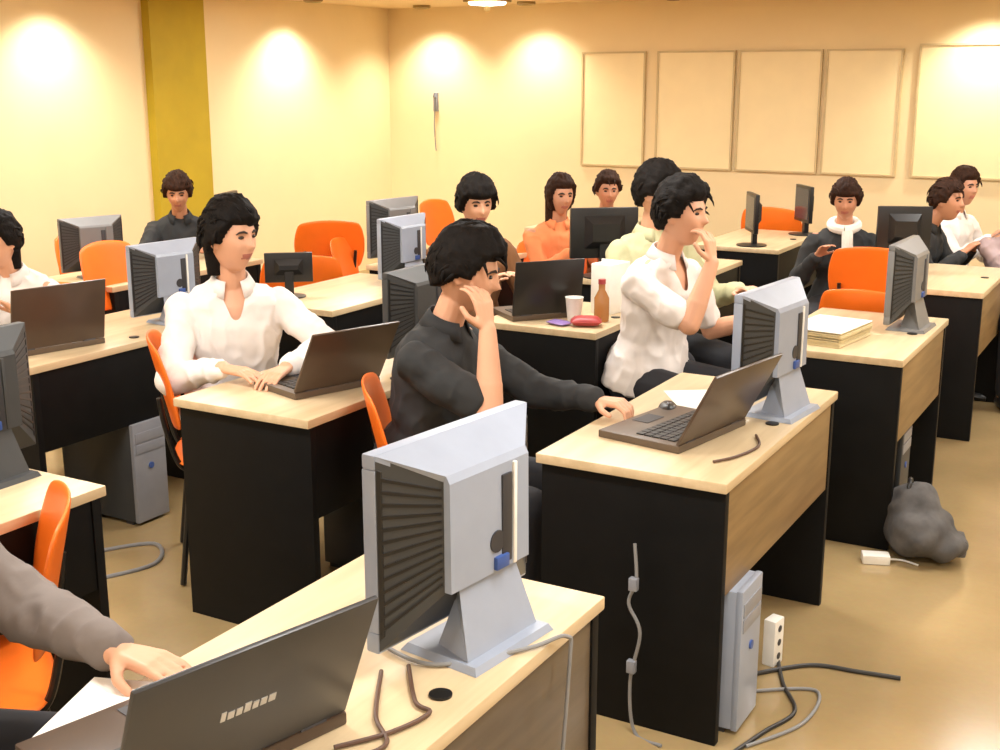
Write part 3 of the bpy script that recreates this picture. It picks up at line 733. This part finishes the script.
t = empty('adapter', (-.88, 4.40, 0), R(20), 'white power adapter on the floor at the foot of the right hand desk', 'adapter')
MB().box(-.05, .05, -.03, .03, 0, .035, .006).build('housing', M['white'], t)
MB().tube(spline([(.05, 0, .015), (.1, .02, .006), (.15, -.02, .006)]), .004).build('cord', M['white'], t)
# bag on the floor
t = empty('backpack', (-.76, 4.56, 0), R(15), 'slumped dark grey backpack on the floor beside the right hand desk', 'bag')
b = MB(); b.ell((0, 0, .10), (.13, .17, .10)); b.ell((-.02, .05, .17), (.10, .12, .10)); b.ell((.08, -.04, .07), (.09, .11, .065))
o = b.build('body', M['bag'], t); remesh(o, .01, 4)
rumple(o, lambda c: noise.noise(c*14)*.014)
for v in o.data.vertices: v.co.z = max(v.co.z, .002)
MB().tube(spline([(-.05, .0, .235), (-.045, .02, .275), (-.04, .05, .28), (-.03, .08, .24)]), .008).build('handle', M['blackplastic'], t)
MB().box(.12, .165, -.09, .03, .03, .1, .015).build('pocket', M['bag'], t)
# cup, bottle, packet, box on the centre desk
t = empty('paper_cup', (-2.24, 4.60, ZD), 0, 'white paper cup on the centre desk beside the black laptop', 'cup')
MB().lathe([(.028, 0), (.038, .10), (.040, .104), (.037, .104), (.034, .095), (.001, .09)], mtx=Matrix.Translation((0, 0, .0))).build('cup', M['paper'], t)
t = empty('bottle', (-2.14, 4.66, ZD), 0, 'small amber bottle standing behind the snack packet', 'bottle')
MB().lathe([(.03, 0), (.032, .01), (.032, .10), (.014, .135), (.014, .16)]).build('body', M['bottle'], t)
MB().lathe([(.016, .16), (.016, .18), (.001, .181)]).build('cap', M['red'], t)
t = empty('snack_packet', (-2.15, 4.53, ZD), R(25), 'crumpled red and purple snack packet at the edge of the centre desk', 'packet')
def pillow(mb, L, Wd, H):
    rings = []
    for i in range(9):
        u = i/8*2-1; k = math.sqrt(max(0, 1-u**4))
        rings.append([(u*L/2, Wd/2*math.cos(a)*(.92+.08*k), H/2+H/2*math.sin(a)*max(.06, k)) for a in [2*math.pi*j/14 for j in range(14)]])
    return mb.loft(rings)
pillow(MB(), .13, .09, .045).build('wrapper', M['red'], t)
t = empty('snack_packet', (-2.26, 4.50, ZD), R(-20), 'flat purple packet left of the red one', 'packet')
pillow(MB(), .10, .07, .02).build('wrapper', M['purple'], t)
t = empty('white_carton', (-2.20, 4.88, ZD), R(-10), 'tall white carton standing next to the man in pale green', 'box')
MB().box(-.05, .05, -.08, .08, 0, .22, .004).build('box', M['paper'], t); MB().box(-.048, .048, -.004, .004, .2205, .232).build('flap', M['paper'], t)
# papers
def sheet(loc, rz, label, w=.21, l=.297):
    t = MB().box(-w/2, w/2, -l/2, l/2, 0, .0025).build('paper_sheet', M['paper'], None, False); t.location = loc; t.rotation_euler = (0, 0, R(rz)); tag(t, label, 'paper')
sheet((-1.40, 1.22, ZD), 20, 'white paper at the bottom left beside the laptop')
sheet((-1.28, 3.60, ZD), 35, 'loose paper on the desk behind the open black laptop')
t = empty('paper_stack', (-1.2, 4.78, ZD), R(-8), 'thick stack of pale papers on the right hand desk before the grey monitor', 'papers')
b = MB()
for i in range(14):
    dx, dy = random.uniform(-.006, .006), random.uniform(-.008, .008)
    b.box(-.11+dx, .11+dx, -.16+dy, .16+dy, i*.004, i*.004+.0037)
b.build('sheets', M['paper_old'], t, False)
MB().box(-.115, .112, -.165, .162, .0565, .0600, .001).build('cover', M['paper'], t, False)
t = empty('mouse', (-1.34, 3.42, ZD), R(-70), 'black computer mouse behind the open laptop', 'mouse')
b = MB().ell((0, 0, .012), (.055, .03, .024)); 
for v in b.bm.verts: v.co.z = max(v.co.z, 0)
b.build('shell', M['blackplastic'], t); MB().ell((.02, 0, .034), (.008, .003, .005)).build('wheel', M['silver_dark'], t)
